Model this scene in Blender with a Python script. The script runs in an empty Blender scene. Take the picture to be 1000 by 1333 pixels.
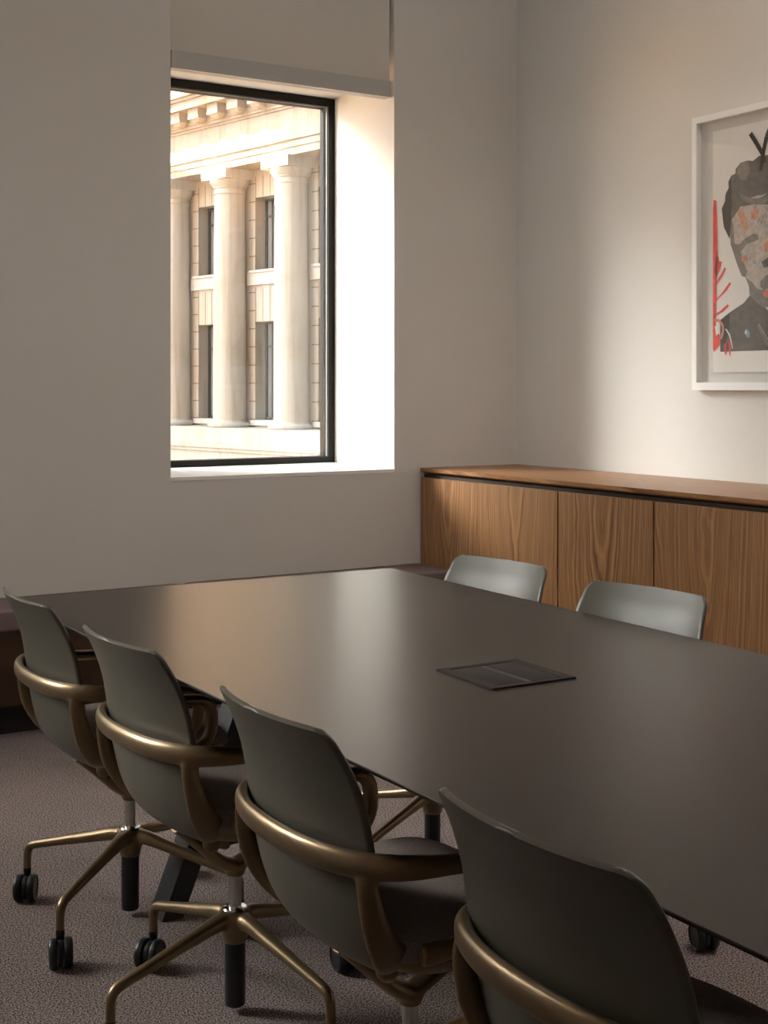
import bpy, bmesh, math, random
from mathutils import Vector, Matrix, Quaternion
random.seed(7)
C = bpy.context.scene.collection
R = math.radians

# ------------------------------------------------------------------ helpers
def link(name, me, mat=None, parent=None, loc=None, kind=None):
    o = bpy.data.objects.new(name, me); C.objects.link(o)
    if mat is not None and me is not None and not me.materials:
        me.materials.append(mat)
    if parent is not None: o.parent = parent
    if loc is not None: o.location = loc
    if kind: o['kind'] = kind
    return o

def tag(o, label, cat, group=None, kind=None):
    o['label'] = label; o['category'] = cat
    if group: o['group'] = group
    if kind: o['kind'] = kind
    return o

def empty(name, loc=(0, 0, 0), rz=0.0):
    o = bpy.data.objects.new(name, None); C.objects.link(o)
    o.location = loc; o.rotation_euler = (0, 0, rz); o.empty_display_size = .05
    return o

def mesh_of(bm, smooth=False, name='m', angle=None):
    bmesh.ops.recalc_face_normals(bm, faces=bm.faces)
    me = bpy.data.meshes.new(name); bm.to_mesh(me); bm.free()
    if smooth or angle is not None:
        for p in me.polygons: p.use_smooth = True
        if angle is not None:
            try: me.set_sharp_from_angle(angle=R(angle))
            except Exception: pass
    return me

def add_box(bm, lo, hi, bevel=0.0, seg=2):
    lo = Vector(lo); hi = Vector(hi)
    r = bmesh.ops.create_cube(bm, size=1.0)
    vs = r['verts']
    c = (lo + hi) / 2; d = hi - lo
    for v in vs: v.co = Vector((v.co.x * d.x, v.co.y * d.y, v.co.z * d.z)) + c
    if bevel > 0:
        es = list({e for v in vs for e in v.link_edges})
        bmesh.ops.bevel(bm, geom=es, offset=bevel, segments=seg, profile=.5, affect='EDGES')

def box(name, lo, hi, mat, parent=None, bevel=0.0, seg=2, kind=None):
    """box whose object origin is its own centre"""
    lo = Vector(lo); hi = Vector(hi); c = (lo + hi) / 2
    bm = bmesh.new(); add_box(bm, lo - c, hi - c, bevel, seg)
    return link(name, mesh_of(bm, angle=40 if bevel else None), mat, parent, c, kind)

def boxes(name, lst, mat, parent=None, bevel=0.0, kind=None):
    bm = bmesh.new()
    for lo, hi in lst: add_box(bm, lo, hi, bevel)
    return link(name, mesh_of(bm, angle=40 if bevel else None), mat, parent, None, kind)

def spline(pts, n):
    """Catmull-Rom through rows of numbers"""
    out = []
    m = len(pts)
    for i in range(m - 1):
        p0 = pts[max(i - 1, 0)]; p1 = pts[i]; p2 = pts[i + 1]; p3 = pts[min(i + 2, m - 1)]
        for k in range(n):
            t = k / n
            out.append([.5 * ((2 * b) + (-a + c) * t + (2 * a - 5 * b + 4 * c - d) * t * t + (-a + 3 * b - 3 * c + d) * t ** 3)
                        for a, b, c, d in zip(p0, p1, p2, p3)])
    out.append(list(pts[-1]))
    return out

def add_tube(bm, rows, ref=(0, 0, 1), seg=14, cap=True):
    """rows: x,y,z,ra,rb - ra along ref, rb across"""
    ref = Vector(ref); rings = []
    P = [Vector(r[:3]) for r in rows]
    for i, r in enumerate(rows):
        t = (P[min(i + 1, len(P) - 1)] - P[max(i - 1, 0)]).normalized()
        a = ref - t * ref.dot(t)
        if a.length < 1e-3: a = Vector((1, 0, 0)) - t * t.x
        a.normalize(); b = t.cross(a)
        rings.append([bm.verts.new(P[i] + a * r[3] * math.cos(2 * math.pi * k / seg) + b * r[4] * math.sin(2 * math.pi * k / seg)) for k in range(seg)])
    for i in range(len(rings) - 1):
        for k in range(seg):
            bm.faces.new((rings[i][k], rings[i][(k + 1) % seg], rings[i + 1][(k + 1) % seg], rings[i + 1][k]))
    if cap:
        bm.faces.new(rings[0][::-1]); bm.faces.new(rings[-1])

def add_lathe(bm, prof, seg=32, mtx=None):
    """prof: list of (r,z), closed at both ends on the axis or by an n-gon"""
    mtx = mtx or Matrix()
    rings = []
    for r, z in prof:
        if r < 1e-6: rings.append([bm.verts.new(mtx @ Vector((0, 0, z)))])
        else: rings.append([bm.verts.new(mtx @ Vector((r * math.cos(2 * math.pi * k / seg), r * math.sin(2 * math.pi * k / seg), z))) for k in range(seg)])
    for A, B in zip(rings, rings[1:]):
        for k in range(seg):
            k2 = (k + 1) % seg
            if len(A) == 1 and len(B) == 1: continue
            if len(A) == 1: bm.faces.new((A[0], B[k], B[k2]))
            elif len(B) == 1: bm.faces.new((A[k], A[k2], B[0]))
            else: bm.faces.new((A[k], A[k2], B[k2], B[k]))
    if len(rings[0]) > 1: bm.faces.new(rings[0][::-1])
    if len(rings[-1]) > 1: bm.faces.new(rings[-1])

def add_prism(bm, poly, z0, z1):
    a = [bm.verts.new((x, y, z0)) for x, y in poly]; b = [bm.verts.new((x, y, z1)) for x, y in poly]
    n = len(poly)
    bm.faces.new(a[::-1]); bm.faces.new(b)
    for i in range(n): bm.faces.new((a[i], a[(i + 1) % n], b[(i + 1) % n], b[i]))

def blend(bm, voxel=.004, smooth=6):
    """melt overlapping shapes into one cast piece"""
    me = bpy.data.meshes.new('tmp'); bmesh.ops.recalc_face_normals(bm, faces=bm.faces); bm.to_mesh(me); bm.free()
    o = bpy.data.objects.new('tmp', me); C.objects.link(o)
    m = o.modifiers.new('r', 'REMESH'); m.mode = 'VOXEL'; m.voxel_size = voxel; m.use_smooth_shade = True
    s = o.modifiers.new('s', 'SMOOTH'); s.factor = .5; s.iterations = smooth
    bpy.context.view_layer.update()
    dg = bpy.context.evaluated_depsgraph_get()
    out = bpy.data.meshes.new_from_object(o.evaluated_get(dg))
    bpy.data.objects.remove(o); bpy.data.meshes.remove(me)
    for p in out.polygons: p.use_smooth = True
    return out

def copy_tree(o, parent=None):
    c = o.copy(); C.objects.link(c)
    if parent is not None: c.parent = parent
    for ch in o.children: copy_tree(ch, c)
    return c

# ------------------------------------------------------------------ materials
def new_mat(name):
    m = bpy.data.materials.new(name); m.use_nodes = True
    nt = m.node_tree; b = nt.nodes['Principled BSDF']
    return m, nt, b

def N(nt, t, **kw):
    n = nt.nodes.new(t)
    for k, v in kw.items():
        if k in n.inputs: n.inputs[k].default_value = v
        else: setattr(n, k, v)
    return n

def plain(name, col, rough=.5, metal=0.0, spec=.5, bump=0.0, bscale=200.0, var=0.0, vscale=6.0):
    m, nt, b = new_mat(name)
    b.inputs['Base Color'].default_value = (*col, 1); b.inputs['Roughness'].default_value = rough
    b.inputs['Metallic'].default_value = metal; b.inputs['Specular IOR Level'].default_value = spec
    tc = N(nt, 'ShaderNodeTexCoord')
    if bump:
        n = N(nt, 'ShaderNodeTexNoise'); n.inputs['Scale'].default_value = bscale; n.inputs['Detail'].default_value = 2
        nt.links.new(tc.outputs['Object'], n.inputs['Vector'])
        bp = N(nt, 'ShaderNodeBump'); bp.inputs['Strength'].default_value = bump; bp.inputs['Distance'].default_value = .002
        nt.links.new(n.outputs['Fac'], bp.inputs['Height']); nt.links.new(bp.outputs['Normal'], b.inputs['Normal'])
    if var:
        n2 = N(nt, 'ShaderNodeTexNoise'); n2.inputs['Scale'].default_value = vscale; n2.inputs['Detail'].default_value = 4
        nt.links.new(tc.outputs['Object'], n2.inputs['Vector'])
        r = N(nt, 'ShaderNodeValToRGB')
        r.color_ramp.elements[0].position = .3; r.color_ramp.elements[1].position = .7
        r.color_ramp.elements[0].color = (*[c * (1 - var) for c in col], 1); r.color_ramp.elements[1].color = (*[min(1, c * (1 + var)) for c in col], 1)
        nt.links.new(n2.outputs['Fac'], r.inputs['Fac']); nt.links.new(r.outputs['Color'], b.inputs['Base Color'])
    return m

def carpet_mat():
    m, nt, b = new_mat('carpet_loop')
    tc = N(nt, 'ShaderNodeTexCoord')
    v = N(nt, 'ShaderNodeTexVoronoi'); v.inputs['Scale'].default_value = 230
    n = N(nt, 'ShaderNodeTexNoise'); n.inputs['Scale'].default_value = 250; n.inputs['Detail'].default_value = 1
    n2 = N(nt, 'ShaderNodeTexNoise'); n2.inputs['Scale'].default_value = 3; n2.inputs['Detail'].default_value = 3
    for q in (v, n, n2): nt.links.new(tc.outputs['Object'], q.inputs['Vector'])
    r = N(nt, 'ShaderNodeValToRGB'); e = r.color_ramp.elements
    e[0].position = .36; e[0].color = (.034, .026, .024, 1); e[1].position = .64; e[1].color = (.49, .40, .375, 1)
    nt.links.new(n.outputs['Fac'], r.inputs['Fac'])
    mx = N(nt, 'ShaderNodeMix', data_type='RGBA', blend_type='MULTIPLY'); mx.inputs[0].default_value = .4
    nt.links.new(r.outputs['Color'], mx.inputs[6]); nt.links.new(n2.outputs['Fac'], mx.inputs[7])
    nt.links.new(mx.outputs[2], b.inputs['Base Color'])
    b.inputs['Roughness'].default_value = 1; b.inputs['Specular IOR Level'].default_value = .1
    bp = N(nt, 'ShaderNodeBump'); bp.inputs['Strength'].default_value = .35; bp.inputs['Distance'].default_value = .003
    nt.links.new(v.outputs['Distance'], bp.inputs['Height']); nt.links.new(bp.outputs['Normal'], b.inputs['Normal'])
    return m

def walnut_mat(name, axis='Z', tint=1.0):
    """nested cathedral arches in the middle of each leaf, straight grain beside"""
    m, nt, b = new_mat(name); Lk = nt.links.new
    tc = N(nt, 'ShaderNodeTexCoord'); oi = N(nt, 'ShaderNodeObjectInfo')
    sep = N(nt, 'ShaderNodeSeparateXYZ'); Lk(tc.outputs['Object'], sep.inputs[0])
    along, across = ('Z', 'Y') if axis == 'Z' else ('Y', 'X')
    def mth(op, a, bb=None):
        q = N(nt, 'ShaderNodeMath', operation=op)
        for i, s in enumerate((a, bb)):
            if s is None: continue
            if isinstance(s, (int, float)): q.inputs[i].default_value = s
            else: Lk(s, q.inputs[i])
        return q.outputs[0]
    off = mth('MULTIPLY', oi.outputs['Random'], 37.0)
    mp = N(nt, 'ShaderNodeCombineXYZ')
    Lk(mth('ADD', mth('MULTIPLY', sep.outputs[across], 3.0), off), mp.inputs[0]); Lk(mth('MULTIPLY', sep.outputs[along], 1.1), mp.inputs[1])
    wob = N(nt, 'ShaderNodeTexNoise'); wob.inputs['Scale'].default_value = 1.6; wob.inputs['Detail'].default_value = 3
    Lk(mp.outputs[0], wob.inputs['Vector'])
    y = mth('ADD', sep.outputs[across], mth('MULTIPLY', mth('SUBTRACT', wob.outputs['Fac'], .5), .05))
    y2 = mth('POWER', mth('ABSOLUTE', y), 1.45)
    p = mth('ADD', mth('MULTIPLY', y2, 5.2), mth('MULTIPLY', sep.outputs[along], -.17))
    p = mth('ADD', p, mth('MULTIPLY', wob.outputs['Fac'], .25)); p = mth('ADD', p, off)
    rings = N(nt, 'ShaderNodeTexNoise', noise_dimensions='1D'); rings.inputs['Scale'].default_value = 26; rings.inputs['Detail'].default_value = 3
    rings.inputs['Roughness'].default_value = .62
    Lk(p, rings.inputs['W'])
    # fine pores stretched along the grain
    cp = N(nt, 'ShaderNodeCombineXYZ')
    Lk(mth('MULTIPLY', mth('ADD', y, off), 230.0), cp.inputs[0]); Lk(mth('MULTIPLY', sep.outputs[along], 5.0), cp.inputs[1])
    pores = N(nt, 'ShaderNodeTexNoise'); pores.inputs['Scale'].default_value = 1; pores.inputs['Detail'].default_value = 3
    Lk(cp.outputs[0], pores.inputs['Vector'])
    f = mth('ADD', mth('MULTIPLY', rings.outputs['Fac'], .62), mth('MULTIPLY', pores.outputs['Fac'], .38))
    r = N(nt, 'ShaderNodeValToRGB'); e = r.color_ramp.elements
    e[0].position = .30; e[0].color = (.105 * tint, .046 * tint, .019 * tint, 1)
    e[1].position = .72; e[1].color = (.385 * tint, .212 * tint, .100 * tint, 1)
    k = e.new(.5); k.color = (.225 * tint, .110 * tint, .046 * tint, 1)
    Lk(f, r.inputs['Fac']); Lk(r.outputs['Color'], b.inputs['Base Color'])
    b.inputs['Roughness'].default_value = .36; b.inputs['Specular IOR Level'].default_value = .45
    bp = N(nt, 'ShaderNodeBump'); bp.inputs['Strength'].default_value = .08; bp.inputs['Distance'].default_value = .001
    Lk(pores.outputs['Fac'], bp.inputs['Height']); Lk(bp.outputs['Normal'], b.inputs['Normal'])
    return m

def stone_mat(name, base, joint_h=0.0, joint_w=0.0, dark=.55):
    m, nt, b = new_mat(name); Lk = nt.links.new
    tc = N(nt, 'ShaderNodeTexCoord')
    n = N(nt, 'ShaderNodeTexNoise'); n.inputs['Scale'].default_value = .55; n.inputs['Detail'].default_value = 6; n.inputs['Roughness'].default_value = .65
    Lk(tc.outputs['Object'], n.inputs['Vector'])
    r = N(nt, 'ShaderNodeValToRGB'); e = r.color_ramp.elements
    e[0].position = .28; e[0].color = (base[0] * .88, base[1] * .79, base[2] * .68, 1)
    e[1].position = .66; e[1].color = (*base, 1)
    k = e.new(.45); k.color = (base[0] * .96, base[1] * .92, base[2] * .86, 1)
    Lk(n.outputs['Fac'], r.inputs['Fac'])
    col = r.outputs['Color']
    # vertical weather streaks
    mp = N(nt, 'ShaderNodeMapping'); mp.inputs['Scale'].default_value = (3.5, 3.5, .18); Lk(tc.outputs['Object'], mp.inputs['Vector'])
    s = N(nt, 'ShaderNodeTexNoise'); s.inputs['Scale'].default_value = 1.3; s.inputs['Detail'].default_value = 4; Lk(mp.outputs[0], s.inputs['Vector'])
    r2 = N(nt, 'ShaderNodeValToRGB'); r2.color_ramp.elements[0].position = .30; r2.color_ramp.elements[0].color = (.80, .76, .70, 1)
    r2.color_ramp.elements[1].position = .52; r2.color_ramp.elements[1].color = (1, 1, 1, 1)
    Lk(s.outputs['Fac'], r2.inputs['Fac'])
    mx = N(nt, 'ShaderNodeMix', data_type='RGBA', blend_type='MULTIPLY'); mx.inputs[0].default_value = .8
    Lk(col, mx.inputs[6]); Lk(r2.outputs['Color'], mx.inputs[7]); col = mx.outputs[2]
    Lk(col, b.inputs['Base Color']); b.inputs['Roughness'].default_value = .9; b.inputs['Specular IOR Level'].default_value = .2
    return m

def glass_mat(name, tint=(1, 1, 1), refl=1.0):
    m = bpy.data.materials.new(name); m.use_nodes = True; nt = m.node_tree; nt.nodes.clear()
    o = N(nt, 'ShaderNodeOutputMaterial'); t = N(nt, 'ShaderNodeBsdfTransparent'); t.inputs[0].default_value = (*tint, 1)
    g = N(nt, 'ShaderNodeBsdfGlossy'); g.inputs['Roughness'].default_value = .0; g.inputs[0].default_value = (refl, refl, refl, 1)
    lw = N(nt, 'ShaderNodeLayerWeight'); pw = N(nt, 'ShaderNodeMath', operation='POWER'); pw.inputs[1].default_value = 5.0
    f = N(nt, 'ShaderNodeMath', operation='MULTIPLY_ADD'); f.inputs[1].default_value = .96; f.inputs[2].default_value = .04
    nt.links.new(lw.outputs['Facing'], pw.inputs[0]); nt.links.new(pw.outputs[0], f.inputs[0])
    mx = N(nt, 'ShaderNodeMixShader')
    nt.links.new(f.outputs[0], mx.inputs[0]); nt.links.new(t.outputs[0], mx.inputs[1]); nt.links.new(g.outputs[0], mx.inputs[2])
    nt.links.new(mx.outputs[0], o.inputs[0])
    return m

M = {}
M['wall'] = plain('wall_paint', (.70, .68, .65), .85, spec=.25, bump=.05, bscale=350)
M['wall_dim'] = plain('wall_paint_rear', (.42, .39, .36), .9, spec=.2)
M['reveal'] = plain('reveal_paint', (.62, .615, .60), .6, spec=.3)
M['white'] = plain('white_paint', (.88, .875, .86), .55, spec=.4)
M['blind'] = plain('blind_fabric', (.66, .63, .585), .9, spec=.15, bump=.08, bscale=700)
M['bar'] = plain('blind_bar', (.50, .495, .47), .5, spec=.4)
M['carpet'] = carpet_mat()
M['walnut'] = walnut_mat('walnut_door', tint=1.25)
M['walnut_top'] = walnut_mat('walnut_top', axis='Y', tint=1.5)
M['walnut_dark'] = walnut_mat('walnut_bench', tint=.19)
M['recess'] = plain('dark_recess', (.030, .016, .009), .8)
M['table'] = plain('table_laminate', (.019, .0130, .0100), .31, spec=.25)
M['leg_metal'] = plain('table_leg_metal', (.040, .041, .045), .42, spec=.5)
M['port'] = plain('port_lacquer', (.022, .019, .017), .65, spec=.15)
M['black'] = plain('black_metal', (.012, .012, .013), .45, spec=.45)
M['frame_black'] = plain('window_frame_black', (.008, .007, .006), .45, spec=.2)
M['bead'] = plain('aluminium_bead', (.30, .30, .30), .45, metal=.2)
M['shell'] = plain('chair_shell', (.076, .071, .056), .38, spec=.5, bump=.04, bscale=900)
M['bronze'] = plain('bronze_lacquer', (.225, .160, .092), .33, metal=.75, spec=.5)
M['chrome'] = plain('chrome', (.75, .74, .72), .14, metal=1.0)
M['plastic'] = plain('black_plastic', (.010, .011, .013), .38, spec=.5)
M['seat'] = plain('seat_fabric', (.25, .205, .18), .95, spec=.15, bump=.5, bscale=420, var=.18, vscale=260)
M['cushion'] = plain('bench_fabric', (.20, .155, .155), .95, spec=.15, bump=.3, bscale=380, var=.12, vscale=200)
M['stone'] = stone_mat('limestone', (.54, .53, .51))
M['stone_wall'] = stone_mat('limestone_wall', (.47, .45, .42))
M['pale_stone'] = stone_mat('pale_limestone', (.53, .525, .515))
M['stone_dimmed'] = stone_mat('limestone_dimmed', (.43, .40, .36))  # entablature stone darkened and warmed in colour to hold back sun glare
M['joint'] = plain('stone_joint', (.18, .13, .09), .9)
M['far_frame'] = plain('far_window_frame', (.035, .037, .042), .5)
M['far_glass'] = plain('far_window_glass', (.20, .22, .24), .12, spec=.8)
M['pane'] = glass_mat('window_glass', (.97, .98, .97))
M['art_glass'] = glass_mat('picture_glass', (.99, .99, .99))
M['asphalt'] = plain('street', (.10, .098, .095), .9, var=.2, vscale=.5)
M['blocker'] = plain('blocker_render', (.55, .50, .43), .9)  # for the unseen blocks added to stop sun and haze light

# ------------------------------------------------------------------ the room
YA, XB, H = 5.221, 4.010, 3.30          # window wall, right wall, ceiling
YO = 5.946                               # outer face of the window wall
XL, YR = -.910, -1.60
YG = 5.852                              # glass
W1 = (2.176, 3.293); ZS, ZH = .928, 2.783
W2 = (-.620, .500)

box('floor', (XL - .2, YR - .2, -.2), (XB + .2, YO, 0), M['carpet'], kind='structure')
tag(bpy.data.objects['floor'], 'brown grey loop pile carpet floor under the table', 'floor', kind='structure')
o = box('ceiling', (XL - .2, YR - .2, H), (XB + .2, YO, H + .2), M['wall'], kind='structure'); tag(o, 'plain white ceiling above the meeting room', 'ceiling', kind='structure')
o = box('wall_right', (XB, YR - .2, 0), (XB + .3, YO, H), M['wall']); tag(o, 'pale plain wall on which the framed print hangs', 'wall', kind='structure')
W3 = (3.95, 5.05, 1.30, 3.20)
o = boxes('wall_left', [((XL - .2, YR - .2, 0), (XL, W3[0], H)), ((XL - .2, W3[1], 0), (XL, YO, H)), ((XL - .2, W3[0], 0), (XL, W3[1], W3[2])), ((XL - .2, W3[0], W3[3]), (XL, W3[1], H))], M['wall']); tag(o, 'plain wall opposite the framed print', 'wall', kind='structure')
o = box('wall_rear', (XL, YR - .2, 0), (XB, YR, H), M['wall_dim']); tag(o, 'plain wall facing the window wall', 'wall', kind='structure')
wl = []
SPL = .041
xs = [XL, W2[0] - SPL, W2[1] + SPL, W1[0] - SPL, W1[1] + SPL, XB]
wl.append(((xs[0], YA, 0), (xs[1], YO, H))); wl.append(((xs[2], YA, 0), (xs[3], YO, H))); wl.append(((xs[4], YA, 0), (xs[5], YO, H)))
for a, b in ((W2[0] - SPL, W2[1] + SPL), (W1[0] - SPL, W1[1] + SPL)):
    wl.append(((a, YA, 0), (b, YO, ZS)))
    wl.append(((a, YA + .12, ZH), (b, YO, H)))
o = boxes('wall_window', wl, M['wall']); tag(o, 'pale grey wall with the deep window recess', 'wall', kind='structure')

def window(idx, w, label):
    a, b = w
    e = empty('window_%d' % idx, ((a + b) / 2, YG, ZS)); tag(e, label, 'window', kind='structure')
    a -= (a + b) / 2 if False else 0
    cx = (w[0] + w[1]) / 2
    def bl(name, lst, mat, bev=0.0):
        return boxes(name, [((x0 - cx, y0 - YG, z0 - ZS), (x1 - cx, y1 - YG, z1 - ZS)) for (x0, y0, z0), (x1, y1, z1) in lst], mat, e, bev)
    f = .036; x0, x1 = w[0] - SPL + .001, w[1] + SPL - .001; z0, z1 = ZS + .002, 2.776
    y0, y1 = YG, YG + .09
    bl('window_frame', [((x0, y0, z0), (x0 + f, y1, z1)), ((x1 - f, y0, z0), (x1, y1, z1)),
                        ((x0 + f, y0, z0), (x1 - f, y1, z0 + .030)), ((x0 + f, y0, z1 - .040), (x1 - f, y1, z1))], M['frame_black'])
    i0, i1 = x0 + f, x1 - f; k0, k1 = z0 + .030, z1 - .040
    bl('glazing_gasket', [((i0, y0 + .030, k0), (i0 + .014, y0 + .05, k1)), ((i1 - .014, y0 + .030, k0), (i1, y0 + .05, k1))], M['frame_black'])
    bd = bl('glazing_bead', [((i0, y0 + .010, k0), (i0 + .005, y0 + .018, k1)), ((i1 - .005, y0 + .010, k0), (i1, y0 + .018, k1)),
                             ((i0, y0 + .028, k0), (i0 + .012, y0 + .0305, k1)), ((i1 - .012, y0 + .028, k0), (i1, y0 + .0305, k1)),
                        ((i0 + .006, y0 + .014, k1 - .005), (i1 - .006, y0 + .02, k1))], M['bead'])
    bd['label'] = 'thin aluminium glazing bead'
    bl('window_pane', [((i0, y0 + .055, k0), (i1, y0 + .061, k1))], M['pane'])
    bm = bmesh.new()
    for sg, xe in ((1, w[1]), (-1, w[0])):
        add_prism(bm, [(xe - cx, YA - YG), (xe + sg * (SPL - .001) - cx, -.0005), (xe + sg * (SPL + .003) - cx, -.0005), (xe + sg * (SPL + .003) - cx, YA - YG)], 0, H - ZS - .002)
    add_box(bm, (w[0] - SPL - cx, YA + .125 - YG, ZH - .004 - ZS), (w[1] + SPL - cx, 0, ZH + .001 - ZS))
    link('window_reveal', mesh_of(bm), M['wall'], e)
    s = bl('window_sill', [((w[0] - .003, YA - .003, ZS - .014), (w[1] + .003, YG + .01, ZS + .001))], M['white'])
    return e
window(1, W1, 'black framed window looking onto the columned stone building')
window(2, W2, 'black framed window farther along the window wall, unseen and added for its daylight')  # unseen; set from light on the chairs, added to light the room

e = empty('window_3', (XL - .12, (W3[0] + W3[1]) / 2, W3[2])); tag(e, 'unseen window added opposite the framed print to light the room', 'window', kind='structure')  # unseen window added to light the right wall and chair backs
hw3, h3 = (W3[1] - W3[0]) / 2, W3[3] - W3[2]
boxes('window_frame', [((-.04, -hw3, 0), (.04, -hw3 + .04, h3)), ((-.04, hw3 - .04, 0), (.04, hw3, h3)), ((-.04, -hw3 + .04, 0), (.04, hw3 - .04, .04)), ((-.04, -hw3 + .04, h3 - .04), (.04, hw3 - .04, h3))], M['frame_black'], e)
boxes('window_pane', [((-.003, -hw3 + .04, .04), (.003, hw3 - .04, h3 - .04))], M['pane'], e)

# roller blind, pulled part way down over the recess
bl = empty('roller_blind', ((W1[0] + W1[1]) / 2, YA + .03, H)); tag(bl, 'grey roller blind hanging above the window opening', 'blind')
cx = (W1[0] + W1[1]) / 2
def bb(name, lst, mat, bev=0.0, par=bl):
    return boxes(name, [((a - cx, b - YA - .03, c - H), (d - cx, e - YA - .03, f - H)) for (a, b, c), (d, e, f) in lst], mat, par, bev)
bb('blind_fabric', [((W1[0] + .009, YA + .016, 2.735), (W1[1] - .016, YA + .018, H - .002))], M['blind'])
fb = bb('bottom_bar', [((W1[0] + .007, YA + .004, 2.664), (W1[1] - .014, YA + .030, 2.740)), ((W1[0] + .007, YA + .036, 2.664), (W1[1] - .014, YA + .060, 2.740)),
                  ((W1[0] + .007, YA + .030, 2.674), (W1[1] - .05, YA + .036, 2.738))], M['bar'])
fb['label'] = 'flat grey bottom bar with a groove beneath'

# ------------------------------------------------------------------ credenza
XC = 3.437; CY0 = 1.960
cr = empty('credenza', ((XC + XB) / 2, (CY0 + YA) / 2, 0)); tag(cr, 'long walnut credenza with flush doors along the right wall', 'cabinet')
def at_parent(o, p):
    o.parent = p; o.location = Vector(o.location) - Vector(p.location); return o
at_parent(box('carcass', (XC + .022, CY0 + .004, .08), (XB - .003, YA - .003, .900), M['recess']), cr)
at_parent(box('plinth', (XC + .06, CY0 + .004, 0), (XB - .003, YA - .003, .08), M['recess']), cr)
bm = bmesh.new()
prof = [(XC, .930), (XB - .003, .930), (XB - .003, .9055), (XC + .022, .9055), (XC + .003, .914)]
c0 = Vector(((XC + XB) / 2, (CY0 + YA) / 2, .918))
A = [bm.verts.new(Vector((x, CY0, z)) - c0) for x, z in prof]; B = [bm.verts.new(Vector((x, YA - .002, z)) - c0) for x, z in prof]
bm.faces.new(A); bm.faces.new(B[::-1])
for i in range(5): bm.faces.new((A[i], B[i], B[(i + 1) % 5], A[(i + 1) % 5]))
at_parent(link('cabinet_top', mesh_of(bm), M['walnut_top'], None, c0), cr)
seams = [YA - .004, 4.761, 4.201, 3.643, 3.085, 2.527, CY0]
for i in range(6):
    g = .0006 if i == 0 else .0042
    g2 = .0006 if i == 1 else .0042
    at_parent(box('door', (XC, seams[i + 1] + g, .085), (XC + .020, seams[i] - g2, .886), M['walnut'], bevel=.0012, seg=1), cr)

# ------------------------------------------------------------------ bench
be = empty('bench', (1.26, 5.06, 0)); tag(be, 'long low dark wood bench base built along the window wall', 'bench')
BX0, BX1 = XL + .01, XC - .004
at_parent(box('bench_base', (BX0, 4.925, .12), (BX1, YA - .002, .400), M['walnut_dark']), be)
at_parent(box('plinth', (BX0, 5.00, 0), (BX1, YA - .002, .12), M['black']), be)
def cushion(x0, x1, label):
    bm = bmesh.new()
    hx, hy, hz = (x1 - x0) / 2, (YA - .004 - 4.905) / 2, .041
    add_box(bm, (-hx, -hy, -hz), (hx, hy, hz))
    ve = [e for e in bm.edges if abs(e.verts[0].co.z - e.verts[1].co.z) > .01]
    bmesh.ops.bevel(bm, geom=ve, offset=.045, segments=6, profile=.5, affect='EDGES')
    te = [e for e in bm.edges if len(e.link_faces) == 2 and abs(e.calc_face_angle(0)) > R(60)]
    bmesh.ops.bevel(bm, geom=te, offset=.013, segments=4, profile=.5, affect='EDGES')
    o = link('bench_cushion', mesh_of(bm, angle=60), M['cushion'], None, ((x0 + x1) / 2, (YA - .004 + 4.905) / 2, .4415))
    tag(o, label, 'cushion', 'bench cushions')
cushion(2.215, BX1 - .003, 'mauve grey bench cushion reaching the walnut credenza')
cushion(XL + .02, 2.205, 'mauve grey bench cushion running left behind the far end chair')

# ------------------------------------------------------------------ table
TZ = .755
TP = [(.990, 3.478), (2.158, 3.442), (2.090, .645), (.995, .645)]
tb = empty('conference_table', (1.55, 2.05, 0)); tag(tb, 'long dark brown conference table with a thin sloping edge', 'table')
def inset(poly, d):
    cxx = sum(p[0] for p in poly) / 4; cyy = sum(p[1] for p in poly) / 4
    return [(x - d * (1 if x > cxx else -1), y - d * (1 if y > cyy else -1)) for x, y in poly]
bm = bmesh.new()
lv = [(TP, TZ - .0012, .0), (TP, TZ - .005, 0.0), (inset(TP, .05), TZ - .024, 0.0)]
top = [bm.verts.new((x - 1.55, y - 2.05, TZ)) for x, y in inset(TP, .0012)]
rings = [top] + [[bm.verts.new((x - 1.55, y - 2.05, z)) for x, y in p] for p, z, _ in lv]
bm.faces.new(top[::-1]); bm.faces.new(rings[-1])
for a, b in zip(rings, rings[1:]):
    for i in range(4): bm.faces.new((a[i], a[(i + 1) % 4], b[(i + 1) % 4], b[i]))
link('tabletop', mesh_of(bm), M['table'], tb)
def beam(bm, p, q, wx, wy):
    p = Vector(p); q = Vector(q); 
    vs = []
    for c in (p, q):
        vs.append([bm.verts.new(c + Vector((sx * wx / 2, sy * wy / 2, 0))) for sx, sy in ((-1, -1), (1, -1), (1, 1), (-1, 1))])
    bm.faces.new(vs[0][::-1]); bm.faces.new(vs[1])
    for i in range(4): bm.faces.new((vs[0][i], vs[0][(i + 1) % 4], vs[1][(i + 1) % 4], vs[1][i]))
for yl in (3.075, 1.03):
    for s in (-1, 1):
        bm = bmesh.new(); xc = 1.56
        beam(bm, (xc + s * .29 - 1.55, yl - 2.05, 0), (xc + s * .006 - 1.55, yl - 2.05, TZ - .045), .056, .080)
        link('leg', mesh_of(bm), M['leg_metal'], tb)
bx = boxes('under_frame', [((-.03, -1.1, TZ - .060), (.05, 1.12, TZ - .0245)), ((-.40, .99, TZ - .05), (.42, 1.06, TZ - .0245)), ((-.40, -1.06, TZ - .05), (.42, -.99, TZ - .0245))], M['black'], tb)

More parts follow.
